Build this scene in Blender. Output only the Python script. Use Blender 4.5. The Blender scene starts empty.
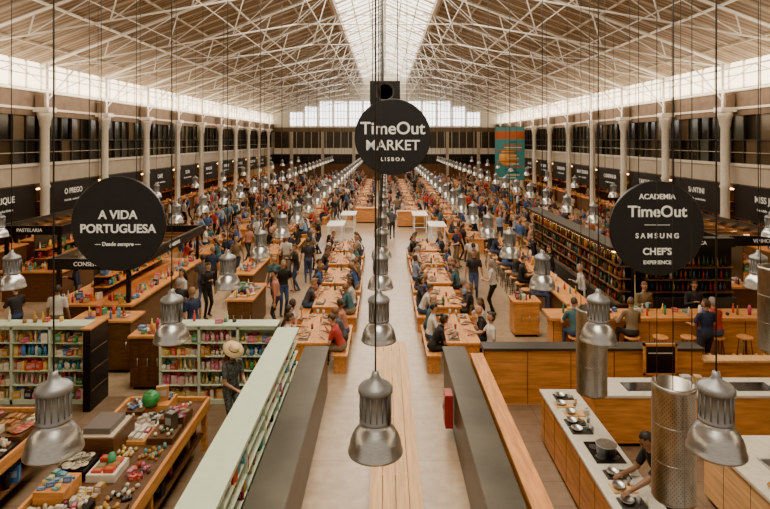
import bpy, math, random
import numpy as np
from mathutils import Vector as V, Matrix, Euler
random.seed(7)
R=random.random
def U(a,b): return a+(b-a)*R()
scene=bpy.context.scene
COL=scene.collection
H=5.5
# ------------------------------------------------------------ materials
def newmat(name):
    m=bpy.data.materials.new(name); m.use_nodes=True
    nt=m.node_tree; return m,nt,nt.nodes['Principled BSDF']
def mat(name,c,rough=.6,metal=0,var=.12,scale=6,bump=0,stretch=None,emit=0,ec=None):
    m,nt,b=newmat(name)
    b.inputs['Roughness'].default_value=rough; b.inputs['Metallic'].default_value=metal
    b.inputs['Base Color'].default_value=(*c,1)
    if var>0 or bump>0:
        tc=nt.nodes.new('ShaderNodeTexCoord'); mp=nt.nodes.new('ShaderNodeMapping')
        nz=nt.nodes.new('ShaderNodeTexNoise'); cr=nt.nodes.new('ShaderNodeValToRGB')
        if stretch: mp.inputs['Scale'].default_value=stretch
        nz.inputs['Scale'].default_value=scale; nz.inputs['Detail'].default_value=5
        nt.links.new(tc.outputs['Object'],mp.inputs[0]); nt.links.new(mp.outputs[0],nz.inputs['Vector'])
        nt.links.new(nz.outputs['Fac'],cr.inputs[0])
        cr.color_ramp.elements[0].position=.3; cr.color_ramp.elements[1].position=.7
        cr.color_ramp.elements[0].color=(*[max(0,x*(1-var)) for x in c],1)
        cr.color_ramp.elements[1].color=(*[min(1,x*(1+var)) for x in c],1)
        nt.links.new(cr.outputs[0],b.inputs['Base Color'])
    if emit:
        b.inputs['Emission Color'].default_value=(*(ec or c),1); b.inputs['Emission Strength'].default_value=emit
    return m
WOOD=mat('oak_plywood',(.56,.235,.065),.5,var=.3,scale=3,stretch=(6,.6,6))
WOODX=mat('oak_plywood_cross',(.53,.22,.06),.5,var=.3,scale=3,stretch=(.6,6,6))
WOODL=mat('pale_wood',(.64,.37,.155),.5,var=.22,scale=3,stretch=(8,.5,8))
WOODD=mat('dark_wood',(.10,.047,.022),.5,var=.3,scale=4,stretch=(1,6,6))
MINT=mat('mint_paint',(.52,.60,.44),.5,var=.04)
DARK=mat('charcoal_panel',(.035,.031,.027),.45,var=.2,scale=2)
PART=mat('bronze_grey_panel',(.07,.062,.048),.38,.35,var=.25,scale=1.2,stretch=(1,.4,2))
PARTT=mat('bronze_grey_cap',(.105,.093,.07),.3,.5,var=.25,scale=1.5)
BLACK=mat('black_paint',(.006,.007,.010),.4,var=.2)
WHITE=mat('white_paint',(.66,.60,.50),.5,var=.06)
CREAM=mat('aged_cream_paint',(.45,.38,.29),.6,var=.1,scale=2)
STEELW=mat('white_steel',(.88,.86,.81),.45,var=.03)
ALU=mat('brushed_aluminium',(.50,.50,.50),.30,1,var=.15,scale=20,stretch=(1,1,8))
ALUT=mat('brushed_bronze_steel',(.36,.33,.29),.33,1,var=.2,scale=12,stretch=(1,1,.5))
ALUD=mat('cast_aluminium_housing',(.25,.25,.25),.45,.7,var=.15,scale=8)
CABLE=mat('cable_rubber',(.03,.03,.03),.6,var=0)
STEELD=mat('dark_steel',(.07,.07,.07),.4,.6,var=.1)
STONE=mat('pale_stone_top',(.58,.54,.45),.3,var=.1,scale=12)
BULB=mat('lamp_bulb',(1,.8,.5),.5,var=0,emit=10,ec=(1,.72,.4))
SIGNT=mat('sign_lettering',(.80,.78,.70),.6,var=0,emit=.1,ec=(.85,.83,.76))
BRICK=mat('taupe_wall',(.16,.11,.075),.8,var=.2,scale=3)
RED=mat('red_enamel',(.30,.015,.012),.35,var=.05)
WARM=mat('warm_strip_light',(1,.7,.4),.5,var=0,emit=11,ec=(1,.52,.20))
SKYG=mat('skylight_glazing',(.9,.87,.8),.5,var=0,emit=2.4,ec=(1,.91,.76))
CLER=mat('clerestory_glazing',(.9,.8,.6),.5,var=0,emit=3.0,ec=(1,.83,.56))
WING=mat('far_window_glazing',(.9,.9,.9),.5,var=0,emit=3.2,ec=(1,.97,.94))
STRAW=mat('straw',(.72,.52,.27),.8,var=.2,scale=60)
HOB=mat('black_glass_hob',(.01,.01,.012),.1,var=0)
def vcolmat(name,rough=.5):
    m,nt,b=newmat(name); a=nt.nodes.new('ShaderNodeAttribute'); a.attribute_name='Col'
    nt.links.new(a.outputs['Color'],b.inputs['Base Color']); b.inputs['Roughness'].default_value=rough; return m
GOODS=vcolmat('goods_paint',.4)
PANE=vcolmat('tinted_glass',.12)
def floormat(name,c0,c1,rough,tile=2.4):
    m,nt,b=newmat(name)
    tc=nt.nodes.new('ShaderNodeTexCoord')
    n1=nt.nodes.new('ShaderNodeTexNoise'); n1.inputs['Scale'].default_value=.5; n1.inputs['Detail'].default_value=8
    n2=nt.nodes.new('ShaderNodeTexNoise'); n2.inputs['Scale'].default_value=5; n2.inputs['Detail'].default_value=6
    av=nt.nodes.new('ShaderNodeMath'); av.operation='MULTIPLY_ADD'; av.inputs[1].default_value=.5
    hf=nt.nodes.new('ShaderNodeMath'); hf.operation='MULTIPLY'; hf.inputs[1].default_value=.5
    cr=nt.nodes.new('ShaderNodeValToRGB')
    cr.color_ramp.elements[0].position=.36; cr.color_ramp.elements[0].color=(*c0,1)
    cr.color_ramp.elements[1].position=.62; cr.color_ramp.elements[1].color=(*c1,1)
    br=nt.nodes.new('ShaderNodeTexBrick'); br.inputs['Scale'].default_value=1; br.inputs['Brick Width'].default_value=tile; br.inputs['Row Height'].default_value=tile
    br.offset=0; br.inputs['Mortar Size'].default_value=.008
    br.inputs['Color1'].default_value=(1,1,1,1);br.inputs['Color2'].default_value=(.9,.9,.9,1);br.inputs['Mortar'].default_value=(.5,.45,.4,1)
    ml=nt.nodes.new('ShaderNodeMix'); ml.data_type='RGBA'; ml.blend_type='MULTIPLY'; ml.inputs[0].default_value=1
    for n in (n1,n2,br): nt.links.new(tc.outputs['Object'],n.inputs['Vector'])
    nt.links.new(n2.outputs['Fac'],hf.inputs[0]); nt.links.new(n1.outputs['Fac'],av.inputs[0]); nt.links.new(hf.outputs[0],av.inputs[2]); nt.links.new(av.outputs[0],cr.inputs[0])
    nt.links.new(cr.outputs[0],ml.inputs[6]); nt.links.new(br.outputs['Color'],ml.inputs[7]); nt.links.new(ml.outputs[2],b.inputs['Base Color'])
    b.inputs['Roughness'].default_value=rough; return m
FLOOR=floormat('polished_screed',(.30,.20,.12),(.47,.345,.22),.28)
FLOORK=floormat('brown_tile',(.16,.10,.06),(.24,.16,.10),.4,.6)
m,nt,b=newmat('roof_boards'); ROOF=m
tc=nt.nodes.new('ShaderNodeTexCoord'); w=nt.nodes.new('ShaderNodeTexWave'); w.bands_direction='Y'; w.inputs['Scale'].default_value=1.1; w.inputs['Distortion'].default_value=.3
nz=nt.nodes.new('ShaderNodeTexNoise'); nz.inputs['Scale'].default_value=.7; nz.inputs['Detail'].default_value=6
mx=nt.nodes.new('ShaderNodeMath'); mx.operation='MULTIPLY'
cr=nt.nodes.new('ShaderNodeValToRGB'); cr.color_ramp.elements[0].color=(.17,.12,.08,1); cr.color_ramp.elements[1].color=(.36,.27,.19,1); cr.color_ramp.elements[1].position=.5
nt.links.new(tc.outputs['Object'],w.inputs['Vector']); nt.links.new(tc.outputs['Object'],nz.inputs['Vector'])
nt.links.new(w.outputs['Fac'],mx.inputs[0]); nt.links.new(nz.outputs['Fac'],mx.inputs[1]); nt.links.new(mx.outputs[0],cr.inputs[0]); nt.links.new(cr.outputs[0],b.inputs['Base Color'])
b.inputs['Roughness'].default_value=.8
def randmat(name,cols,k,rough=.8):
    m,nt,b=newmat(name); oi=nt.nodes.new('ShaderNodeObjectInfo')
    mu=nt.nodes.new('ShaderNodeMath'); mu.operation='MULTIPLY'; mu.inputs[1].default_value=k
    fr=nt.nodes.new('ShaderNodeMath'); fr.operation='FRACT'
    cr=nt.nodes.new('ShaderNodeValToRGB'); cr.color_ramp.interpolation='CONSTANT'
    el=cr.color_ramp.elements
    while len(el)<len(cols): el.new(1)
    for i,c in enumerate(cols):
        el[i].position=i/len(cols); el[i].color=(*c,1)
    nt.links.new(oi.outputs['Random'],mu.inputs[0]); nt.links.new(mu.outputs[0],fr.inputs[0]); nt.links.new(fr.outputs[0],cr.inputs[0])
    nt.links.new(cr.outputs[0],b.inputs['Base Color']); b.inputs['Roughness'].default_value=rough
    return m
SHIRT=randmat('shirt_cloth',[(.012,.012,.015),(.015,.025,.06),(.52,.48,.42),(.06,.06,.07),(.34,.03,.025),(.62,.58,.52),(.04,.08,.2),(.012,.012,.012),(.16,.11,.06),(.04,.10,.11),(.4,.16,.10),(.025,.025,.03),(.18,.24,.34)],1.0)
PANTS=randmat('trouser_cloth',[(.02,.025,.04),(.03,.055,.11),(.01,.01,.01),(.18,.13,.08),(.05,.07,.14),(.025,.025,.025)],7.3)
SKIN=randmat('skin',[(.46,.24,.14),(.52,.29,.18),(.38,.19,.11),(.48,.26,.16),(.22,.11,.06)],3.7,.5)
HAIR=randmat('hair',[(.03,.017,.01),(.012,.009,.008),(.08,.04,.018),(.2,.11,.045),(.04,.02,.01),(.22,.19,.17)],5.1,.6)
SHOE=mat('shoe_leather',(.05,.04,.035),.5,var=.2)
EYE=mat('eye_dark',(.02,.015,.012),.3,var=0)
LIP=mat('lip',(.35,.10,.08),.5,var=0)
BSHIRT=mat('black_cotton',(.015,.015,.017),.85,var=.2)
FLORAL=mat('patterned_dress',(.08,.09,.09),.8,var=.9,scale=30)
# ------------------------------------------------------------ mesh builder
class MB:
    def __init__(s): s.v=[];s.f=[];s.m=[];s.c=[];s.s=[];s.mats=[]
    def mi(s,mt):
        if mt not in s.mats: s.mats.append(mt)
        return s.mats.index(mt)
    def add(s,vs,fs,mt,col=(1,1,1),smooth=False,M=None):
        o=len(s.v); i=s.mi(mt)
        for p in vs:
            s.v.append(tuple(M@V(p)) if M is not None else tuple(p))
        for f in fs:
            s.f.append(tuple(a+o for a in f)); s.m.append(i); s.c.append(col); s.s.append(smooth)
    def box(s,x0,x1,y0,y1,z0,z1,mt,col=(1,1,1),M=None):
        vs=[(x0,y0,z0),(x1,y0,z0),(x1,y1,z0),(x0,y1,z0),(x0,y0,z1),(x1,y0,z1),(x1,y1,z1),(x0,y1,z1)]
        fs=[(0,3,2,1),(4,5,6,7),(0,1,5,4),(1,2,6,5),(2,3,7,6),(3,0,4,7)]
        s.add(vs,fs,mt,col,False,M)
    def lathe(s,prof,mt,n=16,col=(1,1,1),c=(0,0,0),smooth=True,M=None):
        vs=[];fs=[]
        for r,z in prof:
            for k in range(n):
                a=2*math.pi*k/n; vs.append((c[0]+r*math.cos(a),c[1]+r*math.sin(a),c[2]+z))
        for j in range(len(prof)-1):
            for k in range(n):
                k2=(k+1)%n; fs.append((j*n+k,j*n+k2,(j+1)*n+k2,(j+1)*n+k))
        if prof[0][0]>1e-4: fs.append(tuple(range(n-1,-1,-1)))
        if prof[-1][0]>1e-4: fs.append(tuple(range((len(prof)-1)*n,len(prof)*n)))
        s.add(vs,fs,mt,col,smooth,M)
    def tube(s,p,q,r,mt,r2=None,n=6,col=(1,1,1),smooth=True):
        p=V(p);q=V(q); r2=r if r2 is None else r2
        d=(q-p); 
        if d.length<1e-6: return
        d.normalize(); a=d.orthogonal().normalized(); bb=d.cross(a)
        vs=[];
        for c,rr in ((p,r),(q,r2)):
            for k in range(n):
                t=2*math.pi*k/n; vs.append(c+(a*math.cos(t)+bb*math.sin(t))*rr)
        fs=[(k,(k+1)%n,n+(k+1)%n,n+k) for k in range(n)]+[tuple(range(n-1,-1,-1)),tuple(range(n,2*n))]
        s.add(vs,fs,mt,col,smooth)
    def ell(s,c,r,mt,M=None,nu=12,nv=8,col=(1,1,1),keep=None,deform=None):
        vs=[];fs=[]
        for j in range(nv+1):
            ph=math.pi*j/nv-math.pi/2
            for k in range(nu):
                th=2*math.pi*k/nu
                p=[math.cos(ph)*math.cos(th),math.cos(ph)*math.sin(th),math.sin(ph)]
                vs.append(p)
        for j in range(nv):
            for k in range(nu):
                k2=(k+1)%nu; q=(j*nu+k,j*nu+k2,(j+1)*nu+k2,(j+1)*nu+k)
                if keep:
                    cc=[sum(vs[a][i] for a in q)/4 for i in range(3)]
                    if not keep(*cc): continue
                if j==0: q=(q[0],q[2],q[3])
                elif j==nv-1: q=(q[0],q[1],q[2])
                fs.append(q)
        out=[]
        for p in vs:
            p=[p[0]*r[0],p[1]*r[1],p[2]*r[2]]
            if deform: p=deform(*p)
            out.append((p[0]+c[0],p[1]+c[1],p[2]+c[2]))
        s.add(out,fs,mt,col,True,M)
    def mesh(s,name):
        me=bpy.data.meshes.new(name); me.from_pydata(s.v,[],s.f)
        for mt in s.mats: me.materials.append(mt)
        me.polygons.foreach_set('material_index',s.m); me.polygons.foreach_set('use_smooth',s.s)
        if GOODS in s.mats or PANE in s.mats:
            ca=me.color_attributes.new('Col','FLOAT_COLOR','CORNER'); arr=[]
            for p in me.polygons:
                arr+= [*s.c[p.index],1]*p.loop_total
            ca.data.foreach_set('color',arr)
        me.update(); return me
    def obj(s,name,loc=(0,0,0),rz=0,parent=None,bevel=0):
        o=place(name,s.mesh(name),loc,rz,parent)
        if bevel:
            b=o.modifiers.new('bevel','BEVEL'); b.width=bevel; b.segments=2; b.limit_method='ANGLE'
        return o
def place(name,me,loc=(0,0,0),rz=0,parent=None,sc=1):
    o=bpy.data.objects.new(name,me); COL.objects.link(o); o.location=loc; o.rotation_euler=(0,0,rz); o.scale=(sc,)*3
    if parent: o.parent=parent
    return o
def text(s,loc,size,parent=None,rot=(math.pi/2,0,0),name='lettering',ext=.004,mt=SIGNT,bold=0):
    c=bpy.data.curves.new(name,'FONT'); c.body=s; c.size=size; c.align_x='CENTER'; c.align_y='CENTER'; c.extrude=ext; c.offset=bold
    c.materials.append(mt); o=bpy.data.objects.new(name,c); COL.objects.link(o)
    o.location=loc; o.rotation_euler=rot
    if parent: o.parent=parent
    return o
# ------------------------------------------------------------ shell
HW=15.0; Y0=-3.0; YE=76.0
def roofz(x): return 8.9+(15.5-abs(x))/12.5*4.7
b=MB(); b.box(-19.2,19.2,Y0,YE+.3,-.2,0,FLOOR); b.obj('floor')
b=MB(); b.box(2.02,9.4,1,11.62,0,.008,FLOORK); b.obj('floor_kitchen')
b=MB(); b.box(-9.4,-2.24,1,12.0,0,.008,FLOORK); b.obj('floor_shop')
for sgn,nm in ((-1,'left'),(1,'right')):
    b=MB(); 
    x=lambda a:sgn*a
    p=[(x(15.6),Y0,8.86),(x(15.6),YE,8.86),(x(3),YE,13.6),(x(3),Y0,13.6)]
    q=[(a,bb,c+.15) for a,bb,c in p]
    b.add(p+q,[(0,1,2,3),(7,6,5,4),(0,4,5,1),(1,5,6,2),(2,6,7,3),(3,7,4,0)],ROOF)
    for t in (.12,.3,.48,.66,.84,.98):
        X=15.5-t*12.5; z=roofz(X)-.06
        b.box(min(x(X-.04),x(X+.04)),max(x(X-.04),x(X+.04)),Y0,YE,z-.08,z,STEELW if t in(.3,.66) else CREAM)
    yy=Y0+1
    while yy<YE:
        a=[(x(15.4),yy,8.86),(x(15.4),yy+.06,8.86),(x(3),yy+.06,13.52),(x(3),yy,13.52)]
        c=[(u,v_,w_-.06) for u,v_,w_ in a]
        b.add(a+c,[(0,1,2,3),(7,6,5,4),(0,4,5,1),(1,5,6,2),(2,6,7,3),(3,7,4,0)],CREAM)
        yy+=1.03
    b.obj('ceiling_'+nm)
    b=MB(); xa,xb=sorted((x(19.0),x(19.25))); b.box(xa,xb,Y0,YE,0,8,BRICK)
    xa,xb=sorted((x(15.15),x(19.0))); b.box(xa,xb,Y0,YE,3.75,3.95,CREAM); b.box(xa,xb,Y0,YE,7.5,7.7,BRICK)
    xa,xb=sorted((x(15.1),x(15.3)));
    b.box(xa,xb,Y0,YE,3.62,4.4,CREAM)
    b.box(xa,xb,Y0,YE,6.55,7.55,BRICK)
    xa,xb=sorted((x(15.0),x(15.3))); b.box(xa,xb,Y0,YE,7.58,7.72,WHITE); b.box(xa,xb,Y0,YE,6.8,6.9,WHITE); b.box(xa,xb,Y0,YE,4.38,4.5,WHITE)
    b.obj('wall_'+nm)
    b=MB(); xa,xb=sorted((x(15.3),x(15.36))); b.box(xa,xb,Y0,YE,7.72,8.9,CLER)
    yy=Y0
    while yy<YE:
        xa,xb=sorted((x(15.22),x(15.3))); b.box(xa,xb,yy,yy+.05,7.7,8.9,STEELW); yy+=1.03
    b.box(xa,xb,Y0,YE,8.3,8.34,STEELW)
    b.obj('window_clerestory_'+nm)
    b=MB(); 
    yy=Y0
    while yy<YE-.86:
        xa,xb=sorted((x(15.25),x(15.29)))
        for z0,z1 in ((4.5,5.5),(5.5,6.55)):
            g=U(.01,.16); c=random.choice([(g,g*.75,g*.5),(g*.6,g*.65,g*.55),(g*.4,g*.4,g*.4),(.015,.015,.015)])
            b.box(xa,xb,yy,yy+.86,z0,z1,PANE,c)
        xa,xb=sorted((x(15.15),x(15.25))); b.box(xa,xb,yy,yy+.05,4.5,6.55,DARK); yy+=.86
    b.box(xa,xb,Y0,YE,5.48,5.53,DARK); b.box(xa,xb,Y0,YE,4.95,4.98,CREAM)
    b.obj('window_mezzanine_'+nm)
b=MB()
for sg in (-1,1):
    p=[(sg*3,Y0,13.6),(sg*3,YE,13.6),(0,YE,14.9),(0,Y0,14.9)]
    b.add(p,[(0,1,2,3)],SKYG)
    yy=Y0; i=0
    while yy<YE:
        b.tube((sg*3,yy,13.5),(0,yy,14.8),.09 if i%5==0 else .04,WHITE,n=4); yy+=1.03; i+=1
    for t in (0,.33,.66): b.tube((sg*3*(1-t),Y0,13.5+1.3*t),(sg*3*(1-t),YE,13.5+1.3*t),.05,WHITE,n=4)
    b.box(min(sg*2.9,sg*3.1),max(sg*2.9,sg*3.1),Y0,YE,13.2,13.62,WHITE)
b.tube((0,Y0,14.75),(0,YE,14.75),.1,WHITE,n=6)
b.obj('window_skylight')
# far wall
b=MB()
b.add([(-19,YE,0),(19,YE,0),(19,YE,8),(15.6,YE,8.9),(3,YE,13.7),(0,YE,15),(-3,YE,13.7),(-15.6,YE,8.9),(-19,YE,8)],[(0,1,2,3,4,5,6,7,8)],WHITE)
b.box(-15,15,YE-.4,YE-.01,2.3,3.6,BLACK); b.box(-15,15,YE-.4,YE-.01,3.6,4.4,WHITE); b.box(-15,15,YE-.2,YE-.01,4.4,6.6,DARK)
b.box(-15,15,YE-.3,YE-.01,6.6,7.2,BRICK); b.box(-15,15,YE-.3,YE-.01,0,2.3,WOODD)
for i in range(30):
    xx=-15+i; b.box(xx,xx+.08,YE-.3,YE-.2,4.4,6.6,CREAM)
for i in range(-3,4): b.box(i*4.2-.2,i*4.2+.2,YE-.55,YE-.4,0,6.6,CREAM)
b.obj('wall_far')
k=0
for i in range(-6,7):
    xx=i*2.0
    top=min(roofz(max(abs(xx)+.8,3))-.7,10.7)
    b=MB(); b.box(xx-.85,xx+.85,YE-.12,YE-.05,7.4,top,WING)
    for t in range(5): b.box(xx-.9+t*.43,xx-.84+t*.43,YE-.2,YE-.1,7.35,top+.05,CREAM)
    z=7.4
    while z<top: b.box(xx-.9,xx+.9,YE-.2,YE-.1,z-.04,z+.03,CREAM); z+=1.0
    k+=1; b.obj('window_%d'%k)
cols=[24.2+5.15*i for i in range(-3,10)]
b=MB()
b.box(-.28,.28,-.28,.28,0,.4,WHITE)
b.lathe([(.24,.4),(.24,.5),(.19,.6),(.18,3.4),(.23,3.5),(.18,3.6),(.18,6.0),(.23,6.2),(.23,6.3),(.3,6.55),(.3,6.7)],WHITE,14)
b.box(-.34,.34,-.3,.3,6.7,6.9,WHITE); b.box(-.1,.3,-.2,.2,6.9,7.45,BRICK)
colme=b.mesh('iron_column')
for y in cols:
    place('iron_column',colme,(-14.7,y,0),math.pi); place('iron_column',colme,(14.7,y,0))
# trusses
b=MB(); T=b.tube
for sg in (-1,1):
    P=lambda t:V((sg*(14.9-t*11.9),0,8.7+t*4.5)); Q=lambda t:V((sg*(14.9-t*11.1),0,8.6+t*1.9))
    T(P(0),P(1),.055,STEELW); T(Q(0),Q(1),.035,STEELW)
    T(P(1),(0,0,14.3),.05,STEELW); 
    N=4
    for i in range(1,N+1):
        T(P(i/N),Q(i/N),.028,STEELW)
        T(P(i/N),Q((i-1)/N),.022,STEELW)
    T(Q(1),(0,0,14.0),.024,STEELW)
    T((sg*14.6,0,6.9),(sg*14.6,0,8.8),.06,STEELW); T((sg*14.6,0,7.2),Q(.16),.035,STEELW)
T((-3.8,0,10.5),(3.8,0,10.5),.03,STEELW); T((0,0,10.5),(0,0,14.3),.024,STEELW)
T((-3,0,13.2),(3,0,13.2),.03,STEELW)
trme=b.mesh('roof_truss')
for y in cols+[3.6]:
    place('roof_truss',trme,(0,y,0))
for sg,nm in ((-1,'l'),(1,'r')):
    b=MB()
    X,z0,z1,st=14.25,7.55,8.45,5.15
    b.tube((sg*X,Y0,z0),(sg*X,YE-1,z0),.035,STEELW); b.tube((sg*X,Y0,z1),(sg*X,YE-1,z1),.035,STEELW)
    y=3.6-st
    while y<YE-st-1:
        b.tube((sg*X,y,z0),(sg*X,y+st/2,z1),.02,STEELW); b.tube((sg*X,y+st/2,z1),(sg*X,y+st,z0),.02,STEELW); y+=st
    b.obj('lattice_girder')
b=MB()
for X in (-10.4,-6.6,-2.78,-.08,2.78,6.6,10.4): b.tube((X,Y0,10.4),(X,YE-1,10.4),.025,STEELW,n=6)
for y in cols[::3]:
    for sg in (-1,1):
        b.tube((sg*14.6,y,8.7),(sg*6,y+5.15,10.0),.016,STEELW,n=4); b.tube((sg*14.6,y+5.15,8.7),(sg*6,y,10.0),.016,STEELW,n=4)
b.obj('suspension_rail')
# ------------------------------------------------------------ side stalls
names=["SILVA","MANTEIGARIA","MARLENE","GARRAFEIRA","HENRIQUE","MISS JAPAN","O PREGO","SANTINI","CROQUETERIA","TARTAR-IA","CAFE","CONFRARIA"]
b=MB()
b.box(-.05,.05,-2.3,2.3,2.2,3.6,BLACK); b.box(-.06,.06,-2.3,2.3,2.18,2.22,STEELD)
sgme=b.mesh('stall_sign')
PAL=[(.5,.045,.025),(.55,.3,.05),(.05,.15,.36),(.04,.24,.11),(.62,.56,.44),(.03,.03,.03),(.26,.12,.04),(.5,.13,.2),(.08,.28,.32),(.64,.58,.48),(.33,.03,.08),(.6,.42,.08)]
def bottle(b,x,y,z,s=1,col=None):
    col=col or random.choice(PAL)
    b.lathe([(.035*s,0),(.037*s,.16*s),(.014*s,.22*s),(.013*s,.29*s)],GOODS,7,col,(x,y,z))
def goods(b,x0,x1,y0,y1,z,n,hmin=.06,hmax=.2,pal=PAL,kinds='bcj',sc=1):
    for i in range(n):
        x=U(x0,x1);y=U(y0,y1);c=random.choice(pal);k=random.choice(kinds); j=U(.8,1.2); c=tuple(min(1,a*j) for a in c)
        h=U(hmin,hmax)
        if k=='b':
            w=U(.03,.09)*sc;d=U(.03,.09)*sc; M=Matrix.Translation((x,y,z))@Matrix.Rotation(U(-.4,.4),4,'Z')
            b.box(-w,w,-d,d,0,h,GOODS,c,M)
            b.box(-w*.7,w*.7,-d*.7,d*.7,h,h+.003,GOODS,tuple(.5*a+.2 for a in c),M)
            b.box(-w*.7,w*.7,-d-.003,-d,h*.35,h*.75,GOODS,tuple(.5*a+.25 for a in c),M)
        elif k=='c': b.lathe([(.04*sc,0),(.045*sc,h*.8),(.03*sc,h*.85),(.03*sc,h)],GOODS,8,c,(x,y,z))
        elif k=='j': bottle(b,x,y,z,sc*.8,c)
        elif k=='p': b.lathe([(.05*sc,0),(.11*sc,.02),(.12*sc,.03),(.0,.02)],GOODS,12,c,(x,y,z))
        elif k=='s': b.ell((x,y,z+.05*sc),(.055*sc,.055*sc,.05*sc),GOODS,nu=8,nv=6,col=c)
b=MB()
b.box(-.35,.35,-2.2,2.2,0,1.05,WOODD); b.box(-.42,.42,-2.25,2.25,1.05,1.1,WOODX)
b.box(2.9,3.1,-2.4,2.4,0,3.5,DARK)
for z in (1.2,1.7,2.2): b.box(2.5,2.9,-2.2,2.2,z,z+.04,WOODX); goods(b,2.55,2.8,-2.1,2.1,z+.04,34,pal=PAL,kinds='bj')
goods(b,-.3,.3,-2.1,2.1,1.1,20,.05,.25)
b.box(-.05,.05,-2,2,3.28,3.33,WARM); b.box(2.4,2.5,-2,2,3.28,3.33,WARM)
stme=b.mesh('food_stall')
for i,y in enumerate([c+2.575 for c in cols]):
    for sg in (-1,1):
        s=place('stall_sign',sgme,(sg*14.95,y,0))
        text(names[(i*2+(sg>0))%12],(-sg*.07,0,3.1),.36,s,(math.pi/2,0,-sg*math.pi/2),bold=.003)
        text("fresh daily - market kitchen",(-sg*.07,0,2.7),.14,s,(math.pi/2,0,-sg*math.pi/2))
        o=place('food_stall',stme,(sg*15.6,y,0),0 if sg>0 else math.pi)
b=MB(); b.box(-1.5,1.5,-.03,.03,1.4,6.8,GOODS,(.05,.28,.30)); b.box(-1.5,1.5,-.04,-.03,5.6,6.4,GOODS,(.5,.1,.03)); 
b.lathe([(.9,0),(.9,.01)],GOODS,24,(.75,.35,.05),M=Matrix.Translation((-.2,-.04,3.7))@Matrix.Rotation(math.pi/2,4,'X'))
for i in range(14): b.box(U(-1.4,.5),U(.6,1.4),-.05-.001*i,-.04,1.6+i*.28,1.72+i*.28,GOODS,random.choice([(.7,.6,.4),(.5,.1,.03),(.7,.35,.05),(.02,.12,.14)]))
b.tube((-1.55,0,6.85),(1.55,0,6.85),.04,STEELD)
b.tube((-1.4,0,6.85),(-1.4,0,9.6),.015,CABLE); b.tube((1.4,0,6.85),(1.4,0,9.2),.015,CABLE)
b.obj('hanging_banner',(12.7,57,0))
# ------------------------------------------------------------ pendant lamps
b=MB(); k=.88
def L(pr): return [(r*k,z*k) for r,z in pr]
b.lathe(L([(.235,.0),(.262,.0),(.262,.02),(.25,.035),(.245,.09),(.225,.15),(.185,.215),(.15,.25),(.135,.275),(.135,.29)]),ALU,32)
b.lathe(L([(.0,.055),(.19,.055),(.24,.01)][::-1]),ALU,24)
b.lathe(L([(.11,.03),(.12,.05),(.0,.052)]),BULB,16)
b.lathe(L([(.14,.28),(.155,.29),(.155,.31),(.145,.32),(.145,.56),(.165,.57),(.165,.61),(.15,.625),(.14,.64),(.06,.68),(.04,.72),(.03,.76)]),ALUD,24)
for i in range(16):
    a=i*math.pi/8; b.tube((.13*math.cos(a),.13*math.sin(a),.29),(.13*math.cos(a),.13*math.sin(a),.49),.006,ALUD,n=4)
b.tube((0,0,.64),(0,0,7.50),.008,CABLE,n=5)
b.tube((.145,0,.26),(.145,0,.5),.01,STEELD,n=5)
lme=b.mesh('pendant_lamp')
rows=[4.7+2.6*i for i in range(26)]
for i,y in enumerate(rows):
    for X in (-2.78,-.08,2.78): place('pendant_lamp',lme,(X,y,2.89),U(0,6))
    if i>=2:
        for X in (-6.6,6.6): place('pendant_lamp',lme,(X,y,2.89),U(0,6))
    if i>=4 and i%2==0:
        for X in (-10.4,10.4): place('pendant_lamp',lme,(X,y,2.89),U(0,6))
# ------------------------------------------------------------ round hanging signs
def disc(loc,lines,rad=.75):
    b=MB(); M=Matrix.Rotation(math.pi/2,4,'X')
    b.lathe([(rad-.01,-.03),(rad,-.02),(rad,.02),(rad-.01,.03)],BLACK,64,M=M,smooth=False)
    for sx in (-.28,.28): b.tube((sx,0,math.sqrt(rad*rad-.08)-.02),(sx,0,10.4-loc[2]),.006,CABLE,n=5)
    o=b.obj('round_hanging_sign',loc)
    for t,z,s,bo in lines: text(t,(0,-.036,z),s,o,bold=bo)
    return o
disc((-4.23,8.9,4.17),[("A VIDA",.14,.19,.004),("PORTUGUESA",-.08,.19,.004),("— Desde sempre —",-.32,.085,.001)])
disc((4.31,8.9,4.10),[("ACADEMIA",.50,.115,.002),("TimeOut",.26,.25,.004),("S A M S U N G",-.12,.11,.002),("————",.06,.10,0),("CHEF'S",-.37,.15,.003),("EXPERIENCE",-.54,.08,.001)])
o=disc((.15,11,5.56),[("TimeOut",.16,.34,.004),("MARKET",-.17,.28,.003),("L I S B O A",-.44,.10,.002)])
b=MB(); b.box(-.3,.3,-.25,.2,-.25,.22,BLACK); b.lathe([(.17,0),(.2,.02),(.1,-.02)],DARK,20,M=Matrix.Translation((0,-.25,0))@Matrix.Rotation(math.pi/2,4,'X'))
b.tube((-.25,0,.2),(-.25,0,4.1),.012,CABLE); b.tube((.25,0,.2),(.25,0,4.1),.012,CABLE); b.obj('loudspeaker',(0,11.3,6.45),bevel=.02)
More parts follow.
